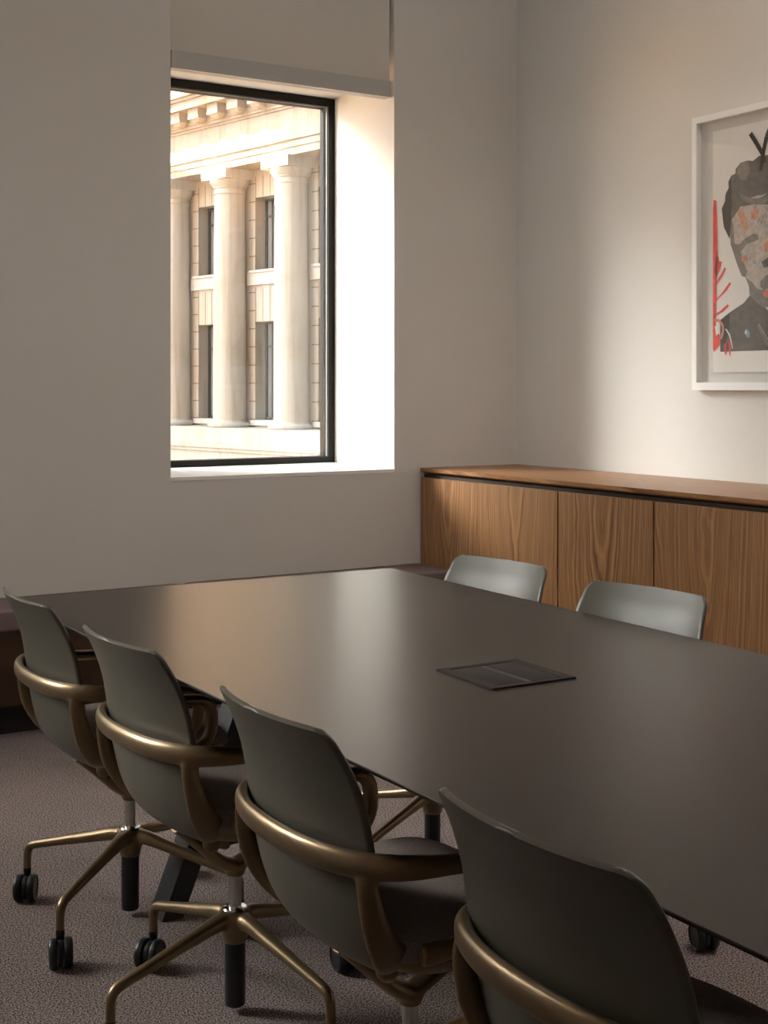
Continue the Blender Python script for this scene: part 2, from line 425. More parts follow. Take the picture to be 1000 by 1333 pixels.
# cable box let into the table top
pb = empty('cable_port', (1.5445, 2.047, TZ), R(-1.5)); tag(pb, 'square black cable port with two flaps set in the tabletop', 'cable port')
q = .0965
boxes('port_frame', [((-q, -q, 0), (-q + .022, q, .0032)), ((q - .022, -q, 0), (q, q, .0032)), ((-q + .022, -q, 0), (q - .022, -q + .014, .0032)), ((-q + .022, q - .014, 0), (q - .022, q, .0032)),
                     ((-q + .01, -q + .01, .0001), (q - .01, q - .01, .0006))], M['port'], pb)
boxes('port_flap', [((-q + .0235, -q + .018, .0007), (-.008, q - .018, .0030))], M['port'], pb, .0006)
boxes('port_flap', [((.008, -q + .018, .0007), (q - .0235, q - .018, .0030))], M['port'], pb, .0006)
boxes('cable_slot', [((-.0065, -q + .018, .0007), (.0065, q - .018, .0024))], M['black'], pb)

# ------------------------------------------------------------------ chairs
def shell_mesh():
    # z, centre x, forward curve of the sides, half width
    K = [(.815, -.291, .037, .185), (.79, -.279, .037, .187), (.757, -.263, .037, .192), (.70, -.244, .037, .199), (.63, -.232, .037, .203),
         (.56, -.224, .040, .198), (.50, -.212, .044, .187), (.46, -.194, .046, .170), (.432, -.168, .046, .146), (.414, -.136, .04, .112), (.406, -.10, .03, .070)]
    dense = spline(K, 24); nw = 44
    def at(z):
        if z >= dense[0][0]: return dense[0]
        for a, b in zip(dense, dense[1:]):
            if b[0] <= z <= a[0]:
                t = (a[0] - z) / (a[0] - b[0] or 1)
                return [p + (q - p) * t for p, q in zip(a, b)]
        return dense[-1]
    rc, zt = .024, .813
    zs = [zt - rc + rc * math.sin(R(90 - 90 * k / 12)) for k in range(12)]
    rows = [at(z) for z in zs]
    rows = [[z, r[1], r[2], r[3] - rc + math.sqrt(max(0, rc * rc - (z - zt + rc) ** 2))] for z, r in zip(zs, rows)]
    rows += [at(zt - rc - .012 * k) for k in range(0, 26)] 
    rows = [r for r in rows if r[0] > .47] + spline(K, 6)[38:]
    bm = bmesh.new(); grid = []
    for z, xc, cv, hw in rows:
        grid.append([Vector((xc + cv * (abs(w) * hw / .203) ** 2.2, hw * w, z)) for w in [-1 + 2 * j / nw for j in range(nw + 1)]])
    nr = len(grid)
    def nrm(i, j):
        a = grid[min(i + 1, nr - 1)][j] - grid[max(i - 1, 0)][j]; b = grid[i][min(j + 1, nw)] - grid[i][max(j - 1, 0)]
        return a.cross(b).normalized()
    T = .0045
    V = [[[bm.verts.new(grid[i][j] + nrm(i, j) * s * T) for j in range(nw + 1)] for i in range(nr)] for s in (1, -1)]
    for k in (0, 1):
        for i in range(nr - 1):
            for j in range(nw): bm.faces.new((V[k][i][j], V[k][i][j + 1], V[k][i + 1][j + 1], V[k][i + 1][j]))
    loop = [(0, j) for j in range(nw)] + [(i, nw) for i in range(nr - 1)] + [(nr - 1, j) for j in range(nw, 0, -1)] + [(i, 0) for i in range(nr - 1, 0, -1)]
    # rounded lip round the rim
    mid = {}
    for (i, j) in loop:
        e = Vector((0, 0, 0)); 
        if i == 0: e += (grid[0][j] - grid[1][j]).normalized()
        if i == nr - 1: e += (grid[-1][j] - grid[-2][j]).normalized()
        if j == 0: e += (grid[i][0] - grid[i][1]).normalized()
        if j == nw: e += (grid[i][-1] - grid[i][-2]).normalized()
        mid[(i, j)] = bm.verts.new(grid[i][j] + e.normalized() * .003)
    for a, b in zip(loop, loop[1:] + loop[:1]):
        bm.faces.new((V[0][a[0]][a[1]], V[0][b[0]][b[1]], mid[b], mid[a]))
        bm.faces.new((V[1][a[0]][a[1]], V[1][b[0]][b[1]], mid[b], mid[a]))
    return mesh_of(bm, angle=70)

def arms_mesh():
    bm = bmesh.new()
    half = [(-.254, 0, .616, .021, .012), (-.252, .06, .616, .021, .012), (-.243, .12, .616, .021, .012), (-.224, .175, .616, .021, .013), (-.195, .215, .615, .021, .0145), (-.150, .238, .613, .019, .016), (-.10, .246, .610, .016, .017),
            (-.03, .250, .605, .0135, .0175), (.03, .252, .600, .013, .0175), (.062, .252, .590, .014, .017), (.074, .250, .565, .015, .016), (.070, .247, .525, .015, .015), (.048, .243, .497, .014, .014),
            (.0, .236, .484, .014, .014), (-.06, .228, .476, .016, .014), (-.12, .215, .47, .018, .014)]
    full = [(x, -y, z, a, b) for x, y, z, a, b in half[:0:-1]] + half
    add_tube(bm, spline(full, 6), (0, 0, 1), 14)
    for s in (-1, 1):
        st = [(-.205, .196, .612, .015, .010), (-.207, .203, .590, .017, .012), (-.201, .206, .553, .0195, .013), (-.188, .204, .512, .023, .013), (-.163, .190, .474, .028, .012), (-.130, .162, .445, .033, .0115), (-.09, .12, .425, .036, .011), (-.04, .07, .412, .04, .010), (0, 0, .409, .04, .010)]
        st = [(x, s * y, z, a, b) for x, y, z, a, b in st]
        add_tube(bm, spline(st, 6), (1, 0, .25), 14)
    return blend(bm, .0042, 7)

def seat_pan_mesh():
    bm = bmesh.new()
    prof = []
    n = 48
    def outline(sc, dx=0):
        pts = []
        for k in range(n):
            t = 2 * math.pi * k / n; c, s = math.cos(t), math.sin(t); p = .55
            pts.append((.022 + dx + .178 * sc * math.copysign(abs(c) ** p, c), .218 * sc * math.copysign(abs(s) ** p, s)))
        return pts
    lev = [(.0, .414), (.55, .414), (.80, .418), (.93, .426), (.99, .440), (1.0, .449), (.97, .452), (0, .452)]
    rings = []
    for sc, z in lev:
        rings.append([bm.verts.new((.022, 0, z))] if sc == 0 else [bm.verts.new((x, y, z)) for x, y in outline(sc)])
    for a, b in zip(rings, rings[1:]):
        for k in range(n):
            k2 = (k + 1) % n
            if len(a) == 1: bm.faces.new((a[0], b[k], b[k2]))
            elif len(b) == 1: bm.faces.new((a[k], a[k2], b[0]))
            else: bm.faces.new((a[k], a[k2], b[k2], b[k]))
    return mesh_of(bm, angle=50)

def seat_pad_mesh():
    bm = bmesh.new(); n = 56
    lev = [(.0, .446), (.94, .446), (.985, .452), (1.0, .463), (.985, .476), (.93, .486), (.80, .491), (.5, .488), (.25, .485), (0, .484)]
    rings = []
    for sc, z in lev:
        ring = []
        for k in range(n):
            t = 2 * math.pi * k / n; c, s = math.cos(t), math.sin(t); p = .5
            x = .195 * sc * math.copysign(abs(c) ** p, c); y = .214 * sc * math.copysign(abs(s) ** p, s)
            zz = z + (-.028 * max(0, (x - .09) / .105) ** 2 if x > .09 else 0) + (.012 * (-x / .2) ** 2 if x < 0 else 0) * (1 if z > .47 else 0)
            ring.append((x + .014, y, zz))
        rings.append([bm.verts.new((.014, 0, z))] if sc == 0 else [bm.verts.new(p) for p in ring])
    for a, b in zip(rings, rings[1:]):
        for k in range(n):
            k2 = (k + 1) % n
            if len(a) == 1: bm.faces.new((a[0], b[k], b[k2]))
            elif len(b) == 1: bm.faces.new((a[k], a[k2], b[0]))
            else: bm.faces.new((a[k], a[k2], b[k2], b[k]))
    return mesh_of(bm, smooth=True)

def bracket_mesh():
    bm = bmesh.new()
    add_tube(bm, spline([(.012, 0, .302, .016, .026), (-.03, 0, .318, .014, .024), (-.08, 0, .362, .012, .021), (-.125, 0, .400, .010, .019), (-.14, 0, .410, .010, .019)], 6), (0, 0, 1))
    add_tube(bm, spline([(-.012, 0, .302, .016, .026), (.03, 0, .318, .013, .022), (.09, 0, .345, .011, .018), (.16, 0, .385, .010, .017), (.18, 0, .402, .010, .017)], 6), (0, 0, 1))
    add_lathe(bm, [(0, .286), (.019, .286), (.022, .295), (.022, .315), (0, .318)], 20)
    return blend(bm, .0032, 4)

def knob_mesh():
    bm = bmesh.new()
    add_tube(bm, [(-.05, -.055, .375, .010, .010), (-.085, -.075, .393, .011, .011), (-.098, -.086, .395, .013, .013)], (0, 0, 1), 12)
    add_lathe(bm, [(.0, -.0185)] + [(.0185 * math.cos(R(a)), .0185 * math.sin(R(a))) for a in range(-75, 76, 15)] + [(0, .0185)], 16, Matrix.Translation((-.100, -.088, .397)))
    return mesh_of(bm, angle=60)

def base_mesh():
    bm = bmesh.new()
    add_lathe(bm, [(0, .150), (.0235, .150), (.027, .160), (.034, .185), (.033, .207), (.028, .216), (.0, .216)], 28)
    for k in range(4):
        a = k * math.pi / 2; c, s = math.cos(a), math.sin(a)
        rows = [(.012, .196, .020, .021), (.045, .196, .0175, .0185), (.10, .1835, .0150, .0160), (.19, .1625, .0125, .0138), (.27, .1435, .0112, .0122), (.289, .1375, .0110, .012), (.299, .127, .0108, .0115), (.3025, .112, .0105, .011), (.303, .095, .0102, .0106), (.303, .075, .010, .0104)]
        add_tube(bm, spline([(r * c, r * s, z, p, q) for r, z, p, q in rows], 6), (-s, c, 0) if False else (0, 0, 1), 14) if False else None
        # sweep with a sideways reference so the downward end does not twist
        add_tube(bm, spline([(r * c, r * s, z, q, p) for r, z, p, q in rows], 6), (-s, c, 0), 14)
    return blend(bm, .0036, 4)

def wheel_mesh():
    bm = bmesh.new(); r = .0335
    prof = [(0, -.0095), (r * .55, -.0095), (r * .88, -.0085), (r * .97, -.006), (r, -.002), (r, .003), (r * .96, .0075), (r * .90, .0095), (r * .84, .0088), (r * .80, .0066), (0, .0062)]
    add_lathe(bm, prof, 36, Matrix.Rotation(R(-90), 4, 'X'))
    return mesh_of(bm, angle=35)

def caster_body_mesh():
    bm = bmesh.new(); r = .030
    # hood between the wheels, a round housing with a swivel post
    pts = []
    seg = 20
    add_lathe(bm, [(0, -.0052), (r * .9, -.0052), (r * .95, 0), (r * .9, .0052), (0, .0052)], seg, Matrix.Translation((-.018, 0, .0338)) @ Matrix.Rotation(R(90), 4, 'X'))
    add_lathe(bm, [(0, .045), (.0085, .045), (.0095, .062), (.0105, .074), (.0105, .079), (0, .080)], 16)
    add_tube(bm, [(0, 0, .056, .006, .008), (-.018, 0, .052, .006, .008)], (0, 0, 1), 10)
    return mesh_of(bm, angle=40)

MS = dict(shell=shell_mesh(), arms=arms_mesh(), pan=seat_pan_mesh(), pad=seat_pad_mesh(), brk=bracket_mesh(), knob=knob_mesh(), base=base_mesh(), wheel=wheel_mesh(), cbody=caster_body_mesh())
def simple_lathe(prof, seg=28):
    bm = bmesh.new(); add_lathe(bm, prof, seg); return mesh_of(bm, angle=35)
MS['piston'] = simple_lathe([(0, .216), (.0138, .216), (.0138, .289), (0, .289)])
MS['collar'] = simple_lathe([(0, .214), (.0255, .214), (.0265, .2165), (.0245, .2195), (.017, .2205), (0, .2205)])
MS['sleeve'] = simple_lathe([(0, .014), (.019, .014), (.0218, .0165), (.0222, .150), (0, .150)])
MS['ring'] = simple_lathe([(.0, .148), (.0232, .148), (.0262, .152), (.0262, .160), (0, .160)])
bm = bmesh.new(); add_box(bm, (-.075, -.065, .372), (.10, .065, .403), .012, 3); MS['mech'] = mesh_of(bm, angle=40)

def make_chair(label, group, base_rot=0.0, casters=(0, 0, 0, 0)):
    t = empty('swivel_chair')
    tag(t, label, 'chair', group)
    s = link('backrest', MS['shell'], M['shell'], t); 
    a = link('armrest_frame', MS['arms'], M['bronze'], t); a['label'] = 'bronze band wrapping the back and forming both armrests'
    p = link('seat', MS['pad'], M['seat'], t); p['label'] = 'brown grey fabric seat pad'
    link('seat_pan', MS['pan'], M['bronze'], t)
    b = link('seat_bracket', MS['brk'], M['bronze'], t)
    link('lever_knob', MS['knob'], M['bronze'], b)
    link('tilt_mechanism', MS['mech'], M['plastic'], t)
    g = link('gas_lift', MS['piston'], M['chrome'], t); g['label'] = 'chrome gas lift column'
    link('collar', MS['collar'], M['chrome'], g); link('sleeve', MS['sleeve'], M['plastic'], g)
    bs = link('star_base', MS['base'], M['bronze'], t); bs.rotation_euler.z = base_rot
    link('hub_ring', MS['ring'], M['bronze'], bs)
    for k in range(4):
        an = base_rot + k * math.pi / 2
        c = link('caster', MS['cbody'], M['plastic'], t); c.location = (.303 * math.cos(an), .303 * math.sin(an), 0); c.rotation_euler.z = casters[k]
        for sg in (-1, 1):
            w = link('wheel', MS['wheel'], M['plastic'], c); w.location = (-.018, sg * .0165, .0336)
            w.rotation_euler.z = 0 if sg > 0 else math.pi
    return t

def place(t, x, y, rz): t.location = (x, y, 0); t.rotation_euler.z = rz
GL = 'swivel chairs along the window side of the table'; GL = 'swivel chairs round the conference table'
specs = [
    # x, y, facing, base rotation, caster swivels, label
    (1.195, 3.125, 0, 38, (20, 60, 75, 15), 'olive grey swivel chair by the dark bench, farthest of the four seen from behind'),
    (1.197, 2.525, 3, 12, (80, 40, 60, 30), 'olive grey swivel chair seen from behind, second from the bench'),
    (1.195, 1.845, 0, 33, (10, 100, 40, 70), 'olive grey swivel chair seen from behind, third from the bench and opposite the cable port'),
    (1.190, 1.187, 0, 20, (50, 10, 80, 30), 'olive grey swivel chair nearest the camera, its dark back filling the lower right'),
    (2.016, 3.000, 188, 20, (30, 70, 100, 10), 'swivel chair with pale lit inner back, across the table nearest the bench'),
    (2.010, 2.393, 188, -38, (60, 20, 40, 90), 'swivel chair with pale lit inner back, across the table before the last credenza doors'),
]
for x, y, f, b, cs, lab in specs:
    c = make_chair(lab, GL, R(b - (f if f < 90 else f)), [R(q) for q in cs])
    place(c, x, y, R(f))

# ------------------------------------------------------------------ framed print
FY1, FY0, FZ0, FZ1, FW, FD = 3.982, 3.122, 1.298, 2.424, .026, .040
pf = empty('framed_print', (XB, (FY0 + FY1) / 2, (FZ0 + FZ1) / 2)); tag(pf, 'white framed portrait print with red brush strokes hanging on the right wall', 'picture')
def loc_list(lst): return [tuple(Vector(v) - pf.location for v in pr) for pr in lst]
xf = XB - FD
boxes('picture_frame', loc_list([((xf, FY0, FZ0), (XB - .001, FY0 + FW, FZ1)), ((xf, FY1 - FW, FZ0), (XB - .001, FY1, FZ1)),
      ((xf, FY0 + FW, FZ0), (XB - .001, FY1 - FW, FZ0 + FW + .006)), ((xf, FY0 + FW, FZ1 - FW), (XB - .001, FY1 - FW, FZ1))]), M['white'], pf)
boxes('backing_board', loc_list([((XB - .010, FY0 + FW, FZ0 + FW), (XB - .002, FY1 - FW, FZ1 - FW))]), plain('backing', (.62, .60, .57), .9), pf)
boxes('picture_glass', loc_list([((xf + .006, FY0 + FW, FZ0 + FW), (xf + .008, FY1 - FW, FZ1 - FW))]), M['art_glass'], pf)
# the print: paper with printed shapes lying on it (metres from its lower left corner)
inks = {'paper': (.80, .775, .74), 'grey': (.125, .115, .105), 'dark': (.035, .030, .028), 'mid': (.22, .20, .185), 'face': (.52, .46, .42), 'red': (.72, .06, .05), 'blush': (.62, .20, .17),
        'orange': (.62, .30, .20), 'white': (.80, .80, .78), 'blue': (.22, .38, .48)}
imats = {k: plain('ink_' + k, v, (.8), var=.22 if k not in ('paper', 'white') else .02, vscale=40) for k, v in inks.items()}
order = list(imats)
bm = bmesh.new(); PX = XB - .016; py0, pz0 = 3.886, 1.371
def shp(pts, ink, lay, mir=False):
    for mm in ((False, True) if mir else (False,)):
        vs = [bm.verts.new(Vector((PX - .00025 * lay, py0 - ((.6 - a) if mm else a), pz0 + b)) - pf.location) for a, b in pts]
        try:
            f = bm.faces.new(vs); f.material_index = order.index(ink)
        except ValueError: pass
def strip(p, w, ink, lay):
    for (a, b), (c, d) in zip(p, p[1:]):
        l = math.hypot(c - a, d - b) or 1; nx, ny = -(d - b) / l * w / 2, (c - a) / l * w / 2
        shp([(a + nx, b + ny), (c + nx, d + ny), (c - nx, d - ny), (a - nx, b - ny)], ink, lay)
add_box(bm, Vector((PX, py0 - .60, pz0)) - pf.location, Vector((PX + .004, py0, pz0 + .985)) - pf.location)
shp([(.041, .213), (.092, .242), (.167, .276), (.197, .303), (.258, .267), (.3, .232), (.3, .084), (.041, .084)], 'grey', 1, True)
shp([(.041, .213), (.09, .24), (.09, .175), (.07, .12), (.075, .084), (.041, .084)], 'dark', 2)
shp([(.134, .655), (.215, .67), (.3, .67), (.3, .252), (.258, .256), (.197, .303), (.194, .34), (.175, .376), (.156, .384), (.134, .427), (.117, .466), (.112, .508), (.095, .53), (.098, .592), (.112, .624)], 'face', 2, True)
shp([(.093, .60), (.097, .515), (.118, .466), (.134, .427), (.156, .384), (.175, .378), (.185, .40), (.16, .45), (.145, .50), (.118, .52), (.11, .60)], 'mid', 3, True)
shp([(.175, .378), (.194, .34), (.197, .303), (.258, .254), (.3, .252), (.3, .317), (.258, .323), (.237, .329), (.21, .355)], 'mid', 3, True)
shp([(.092, .538), (.061, .587), (.055, .626), (.049, .665), (.067, .692), (.07, .721), (.087, .744), (.085, .769), (.101, .792), (.123, .797), (.123, .814), (.15, .837), (.188, .84), (.215, .834), (.247, .85), (.3, .846), (.3, .652), (.215, .662), (.15, .661), (.106, .616)], 'grey', 4, True)
shp([(.092, .538), (.061, .587), (.055, .626), (.049, .665), (.067, .692), (.07, .721), (.087, .744), (.085, .769), (.101, .792), (.103, .66), (.096, .60)], 'dark', 5)
shp([(.15, .837), (.188, .838), (.20, .80), (.18, .76), (.15, .77), (.13, .80)], 'mid', 5)
shp([(.205, .69), (.231, .682), (.269, .687), (.29, .70), (.258, .693), (.235, .695)], 'face', 6)
shp([(.14, .72), (.167, .705), (.205, .688), (.231, .68), (.269, .684), (.3, .696), (.3, .668), (.269, .66), (.231, .66), (.194, .67), (.15, .695)], 'mid', 5)
strip([(.202, .945), (.235, .90), (.265, .855), (.275, .82)], .019, 'dark', 7)
strip([(.310, .965), (.285, .92), (.270, .865), (.255, .79)], .019, 'dark', 7)
shp([(.095, .517), (.15, .512), (.172, .531), (.215, .547), (.239, .541), (.247, .523), (.215, .514), (.183, .509), (.161, .486), (.139, .475), (.117, .49)], 'mid', 4, True)
shp([(.258, .433), (.279, .44), (.3, .45), (.3, .41), (.269, .408)], 'grey', 4, True)
shp([(.253, .356), (.279, .375), (.3, .382), (.3, .329), (.269, .319), (.253, .336)], 'mid', 4, True)
shp([(.263, .311), (.279, .318), (.3, .321), (.3, .285), (.274, .294)], 'blush', 5, True)
for p in ([(.134, .642), (.15, .653), (.167, .634), (.183, .608), (.194, .566), (.178, .563), (.15, .599)], [(.205, .634), (.226, .644), (.247, .642), (.242, .61), (.221, .596), (.205, .606)], [(.15, .463), (.172, .465), (.194, .451), (.183, .435), (.156, .442)], [(.269, .505), (.3, .519), (.3, .461), (.274, .472)]):
    shp(p, 'orange', 4)
rnd = random.Random(3)
for a0, b0, a1, b1, n in ((.13, .58, .29, .65, 46), (.16, .40, .25, .47, 26), (.25, .52, .30, .60, 12)):
    for _ in range(n):
        a = rnd.uniform(a0, a1); b = rnd.uniform(b0, b1); d = rnd.uniform(-.5, .9); l = rnd.uniform(.006, .018)
        strip([(a, b), (a + l * math.sin(d), b + l * math.cos(d))], .0018, rnd.choice(['mid', 'mid', 'grey', 'orange']), 6)
for p in ([(.002, .671), (.005, .706), (.020, .70), (.024, .625), (.028, .484), (.022, .389), (.021, .296), (.017, .195), (.039, .148), (.038, .11), (.006, .084), (.001, .10), (.001, .49)],
          [(.022, .491), (.033, .468), (.036, .451), (.05, .45), (.044, .425), (.019, .381), (.01, .411)], [(.067, .426), (.073, .419), (.056, .391), (.019, .353), (.017, .364)],
          [(.092, .363), (.101, .358), (.078, .331), (.019, .29), (.017, .296), (.056, .328)], [(.084, .276), (.088, .267), (.061, .248), (.005, .225), (.002, .234), (.039, .249)]):
    shp(p, 'red', 7)
strip([(.01, .213), (.035, .212), (.056, .19), (.058, .165), (.045, .135)], .012, 'blush', 8)
shp([(.061, .113), (.073, .121), (.076, .071), (.07, .069), (.061, .092)], 'red', 8); shp([(.087, .125), (.098, .125), (.1, .087), (.096, .064), (.091, .071)], 'red', 8)
shp([(.012, .19), (.036, .19), (.036, .16), (.02, .15)], 'white', 8)
strip([(.072, .176), (.092, .15), (.102, .12), (.108, .095)], .006, 'white', 8)
shp([(.172, .156), (.183, .172), (.199, .155), (.197, .134), (.183, .139)], 'blue', 6); shp([(.172, .158), (.18, .17), (.184, .158), (.178, .148)], 'white', 7)
strip([(.24, .186), (.262, .15), (.298, .095)], .012, 'mid', 6); strip([(.245, .19), (.27, .155), (.3, .115)], .003, 'face', 7)
me = bpy.data.meshes.new('print'); bm.to_mesh(me); bm.free()
for k in order: me.materials.append(imats[k])
pr = link('portrait_print', me, None, pf); pr['label'] = 'paper print of a dark haired head in a grey jacket with red strokes'

# ------------------------------------------------------------------ the street outside
o = box('ground', (-120, YO, -7.2), (160, 200, -7.0), M['asphalt']); tag(o, 'street level far below the window', 'ground', kind='structure')
o = box('room_sun_blocker', (-12.8, 30, -7), (-6.0, 35, 12.5), M['blocker']); tag(o, 'unseen plain block added to keep direct sun out of the room', 'building', kind='structure')  # unseen block added so no direct sun enters the windows
o = box('haze_blocker', (-5, 55, -7), (11.6, 57, 21.0), M['blocker']); tag(o, 'unseen tall block added to keep the haze light off the columns', 'building', kind='structure')  # unseen block added to screen the facade from the haze lamp
o = box('column_sun_blocker', (11.6, 55, -7), (15.8, 57, 12.9), M['blocker']); tag(o, 'unseen lower block added to shade the columns from the sun', 'building', kind='structure')  # unseen block added to put the lower columns in shade

fa = empty('stone_building', (20.09, 38.14, 0), R(101.1)); tag(fa, 'classical limestone building with tall columns seen through the window', 'building')
SP = 3.36; S0, S1 = -4 * SP, 5.5 * SP
WD = -.45
def fb(name, lst, mat, bev=0.0, par=fa): return boxes(name, lst, mat, par, bev)
# wall with openings between the columns
ups = (5.30, 7.78); los = (.20, 3.55); hw = .83
mids = [SP * (k + .5) for k in range(-4, 5)]
lst = []
edges = [S0]
for c in mids: edges += [c - hw, c + hw]
edges.append(S1)
for i in range(0, len(edges), 2): lst.append(((edges[i], WD - .9, -7), (edges[i + 1], WD, 10.3)))
for c in mids:
    for z0, z1 in ((-7, los[0]), (los[1], ups[0]), (ups[1], 10.3)): lst.append(((c - hw, WD - .9, z0), (c + hw, WD, z1)))
# block joints, sill courses and lintel stones round each opening
jl = []
for c in mids:
    for sg in (-1, 1):
        a, b = (c - hw - .34, c - hw) if sg < 0 else (c + hw, c + hw + .34)
        z = .2
        while z < 8.3:
            if not (4.6 < z < 5.4): jl.append(((a, WD - .05, z), (b, WD + .004, z + .035)))
            z += .62
    for zl, zh in ((3.55, 4.72), (7.78, 8.5)):
        for k in (-2, -1, 0, 1, 2):
            s = c + k * .40
            jl.append(((s - .015, WD - .05, zl), (s + .015, WD + .004, zh)))
    fb('window_sill', [((c - hw - .35, WD - .1, 4.80), (c + hw + .35, WD + .10, 5.22)), ((c - hw - .2, WD - .1, 5.22), (c + hw + .2, WD + .16, 5.30))], M['pale_stone'])
    fb('window_sill', [((c - hw - .15, WD - .3, .02), (c + hw + .15, WD + .12, .20))], M['pale_stone'])
bm = bmesh.new()
for lo, hi in lst: add_box(bm, lo, hi)
nf = len(bm.faces)
for lo, hi in jl: add_box(bm, lo, hi)
for k, f in enumerate(bm.faces): f.material_index = 0 if k < nf else 1
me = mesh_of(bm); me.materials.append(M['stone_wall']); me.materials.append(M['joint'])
link('facade_wall', me, None, fa)
for c in mids[1:-1]:
    for z0, z1 in (los, ups):
        y = WD - .42
        f = fb('window', [((c - hw, y - .1, z0), (c - hw + .10, y, z1)), ((c + hw - .10, y - .1, z0), (c + hw, y, z1)), ((c - hw + .10, y - .1, z0), (c + hw - .10, y, z0 + .10)), ((c - hw + .10, y - .1, z1 - .08), (c + hw - .10, y, z1)),
                          ((c - hw + .10, y - .08, z0 + (z1 - z0) * .74), (c + hw - .10, y - .01, z0 + (z1 - z0) * .74 + .07)), ((c - .03, y - .08, z0 + .1), (c + .03, y - .01, z1 - .08)), ((c - .50, y - .08, z0 + .1), (c - .46, y - .01, z1 - .08)), ((c + .44, y - .08, z0 + .1), (c + .48, y - .01, z1 - .08))], M['far_frame'])
        fb('pane', [((c - hw + .1, y - .07, z0 + .1), (c + hw - .1, y - .06, z1 - .08))], M['far_glass'], par=f)
# columns: shaft with base and capital
sh = []
for k in range(25):
    t = k / 24; sh.append((.575 - .055 * t ** 1.7, .15 + 7.77 * t))
shaft = simple_lathe([(0, .15)] + sh + [(0, 7.92)], 48)
shaft_pale = shaft.copy(); shaft_pale.materials.append(M['stone']); shaft_pale.materials.append(M['pale_stone'])
for p in shaft_pale.polygons: p.material_index = 1 if p.center.z > 5.5 else 0
bse = simple_lathe([(0, -.05), (.70, -.05)] + [(.70 + .06 * math.sin(R(a)), .03 - .08 * math.cos(R(a))) for a in range(0, 181, 20)] + [(.63, .12), (.60, .15), (.58, .19), (0, .19)], 48)
cap = [(0, 7.90), (.535, 7.90), (.555, 7.93), (.535, 7.96), (.53, 8.10), (.57, 8.12), (.57, 8.16), (.62, 8.22), (.69, 8.32), (.70, 8.40), (0, 8.40)]
bm = bmesh.new(); add_lathe(bm, cap, 48); add_box(bm, (-.70, -.70, 8.40), (.70, .70, 8.735)); capm = mesh_of(bm, angle=35)
bm = bmesh.new(); add_box(bm, (-.76, -.76, -.225), (.76, .76, -.045)); plm = mesh_of(bm)
for k in range(-2, 6):
    c = link('column', shaft_pale if k == 1 else shaft, M['stone'], fa, (k * SP, 0, 0))
    b = link('column_base', bse, M['pale_stone'], c); 
    link('capital', capm, M['stone'], c)
# stylobate and ledges under the columns
fb('plinth', [((S0, WD - .5, -.55), (S1, .85, -.05)), ((S0, WD - .5, -.72), (S1, 1.0, -.55)), ((S0, WD - .5, -.84), (S1, .93, -.72)), ((S0, WD - .5, -7), (S1, .86, -.84))], M['pale_stone'])
# entablature
fb('architrave', [((S0, WD - .9, 8.735), (S1, .52, 8.98)), ((S0, WD - .9, 8.98), (S1, .56, 9.20)), ((S0, WD - .9, 9.20), (S1, .62, 9.27))], M['stone_dimmed'])
fb('frieze', [((S0, WD - .9, 9.27), (S1, .55, 10.22)), ((S0, WD - .9, 10.22), (S1, .61, 10.30)), ((S0, WD - .9, 10.30), (S1, .68, 10.40))], M['stone_dimmed'])
k = 0; s = S0 + .3
while s < S1 - .6:
    bm = bmesh.new(); 
    add_box(bm, (0, .6, 10.50), (.60, 1.12, 10.84))
    pts = [(.05, .68, 10.50), (.55, .68, 10.50), (.55, 1.06, 10.50), (.05, 1.06, 10.50)]
    vs = [bm.verts.new(p) for p in pts]; ws = [bm.verts.new((.12 + .36 * (i in (1, 2)), .72 + .26 * (i in (2, 3)), 10.40)) for i in range(4)]
    bm.faces.new(ws); bm.faces.new(vs[::-1])
    for i in range(4): bm.faces.new((vs[i], vs[(i + 1) % 4], ws[(i + 1) % 4], ws[i]))
    if s > -6: link('modillion', mesh_of(bm), M['stone_dimmed'], fa, (s, 0, 0))
    else: bm.free()
    s += 1.12
fb('cornice', [((S0, WD - .9, 10.40), (S1, .72, 10.84)), ((S0, WD - .9, 10.84), (S1, 1.28, 11.12)), ((S0, WD - .9, 11.12), (S1, 1.36, 11.22)), ((S0, WD - .9, 11.22), (S1, 1.46, 11.40)), ((S0, WD - .9, 11.40), (S1, .60, 12.6)), ((S0, WD - .9, 12.6), (S1, .80, 12.85))], M['stone_dimmed'])

# ------------------------------------------------------------------ light
SUN = Vector((-.385, .922, .31)).normalized()
ld = bpy.data.lights.new('sun', 'SUN'); ld.energy = 270.0; ld.angle = R(.6); ld.color = (1, .58, .28)
so = bpy.data.objects.new('sun', ld); C.objects.link(so); so.rotation_euler = SUN.to_track_quat('Z', 'Y').to_euler(); so.location = (-20, 45, 40)
pl = bpy.data.lights.new('window_portal', 'AREA'); pl.shape = 'RECTANGLE'; pl.size = W3[3] - W3[2]; pl.size_y = W3[1] - W3[0]; pl.cycles.is_portal = True
po = bpy.data.objects.new('window_portal', pl); C.objects.link(po); po.location = (XL - .22, (W3[0] + W3[1]) / 2, (W3[2] + W3[3]) / 2); po.rotation_euler = (0, R(-90), 0)
for w in (W1, W2):
    pl = bpy.data.lights.new('window_portal', 'AREA'); pl.shape = 'RECTANGLE'; pl.size = w[1] - w[0] + .1; pl.size_y = ZH - ZS; pl.cycles.is_portal = True
    po = bpy.data.objects.new('window_portal', pl); C.objects.link(po); po.location = ((w[0] + w[1]) / 2, YG + .25, (ZS + ZH) / 2); po.rotation_euler = (R(-90), 0, 0)

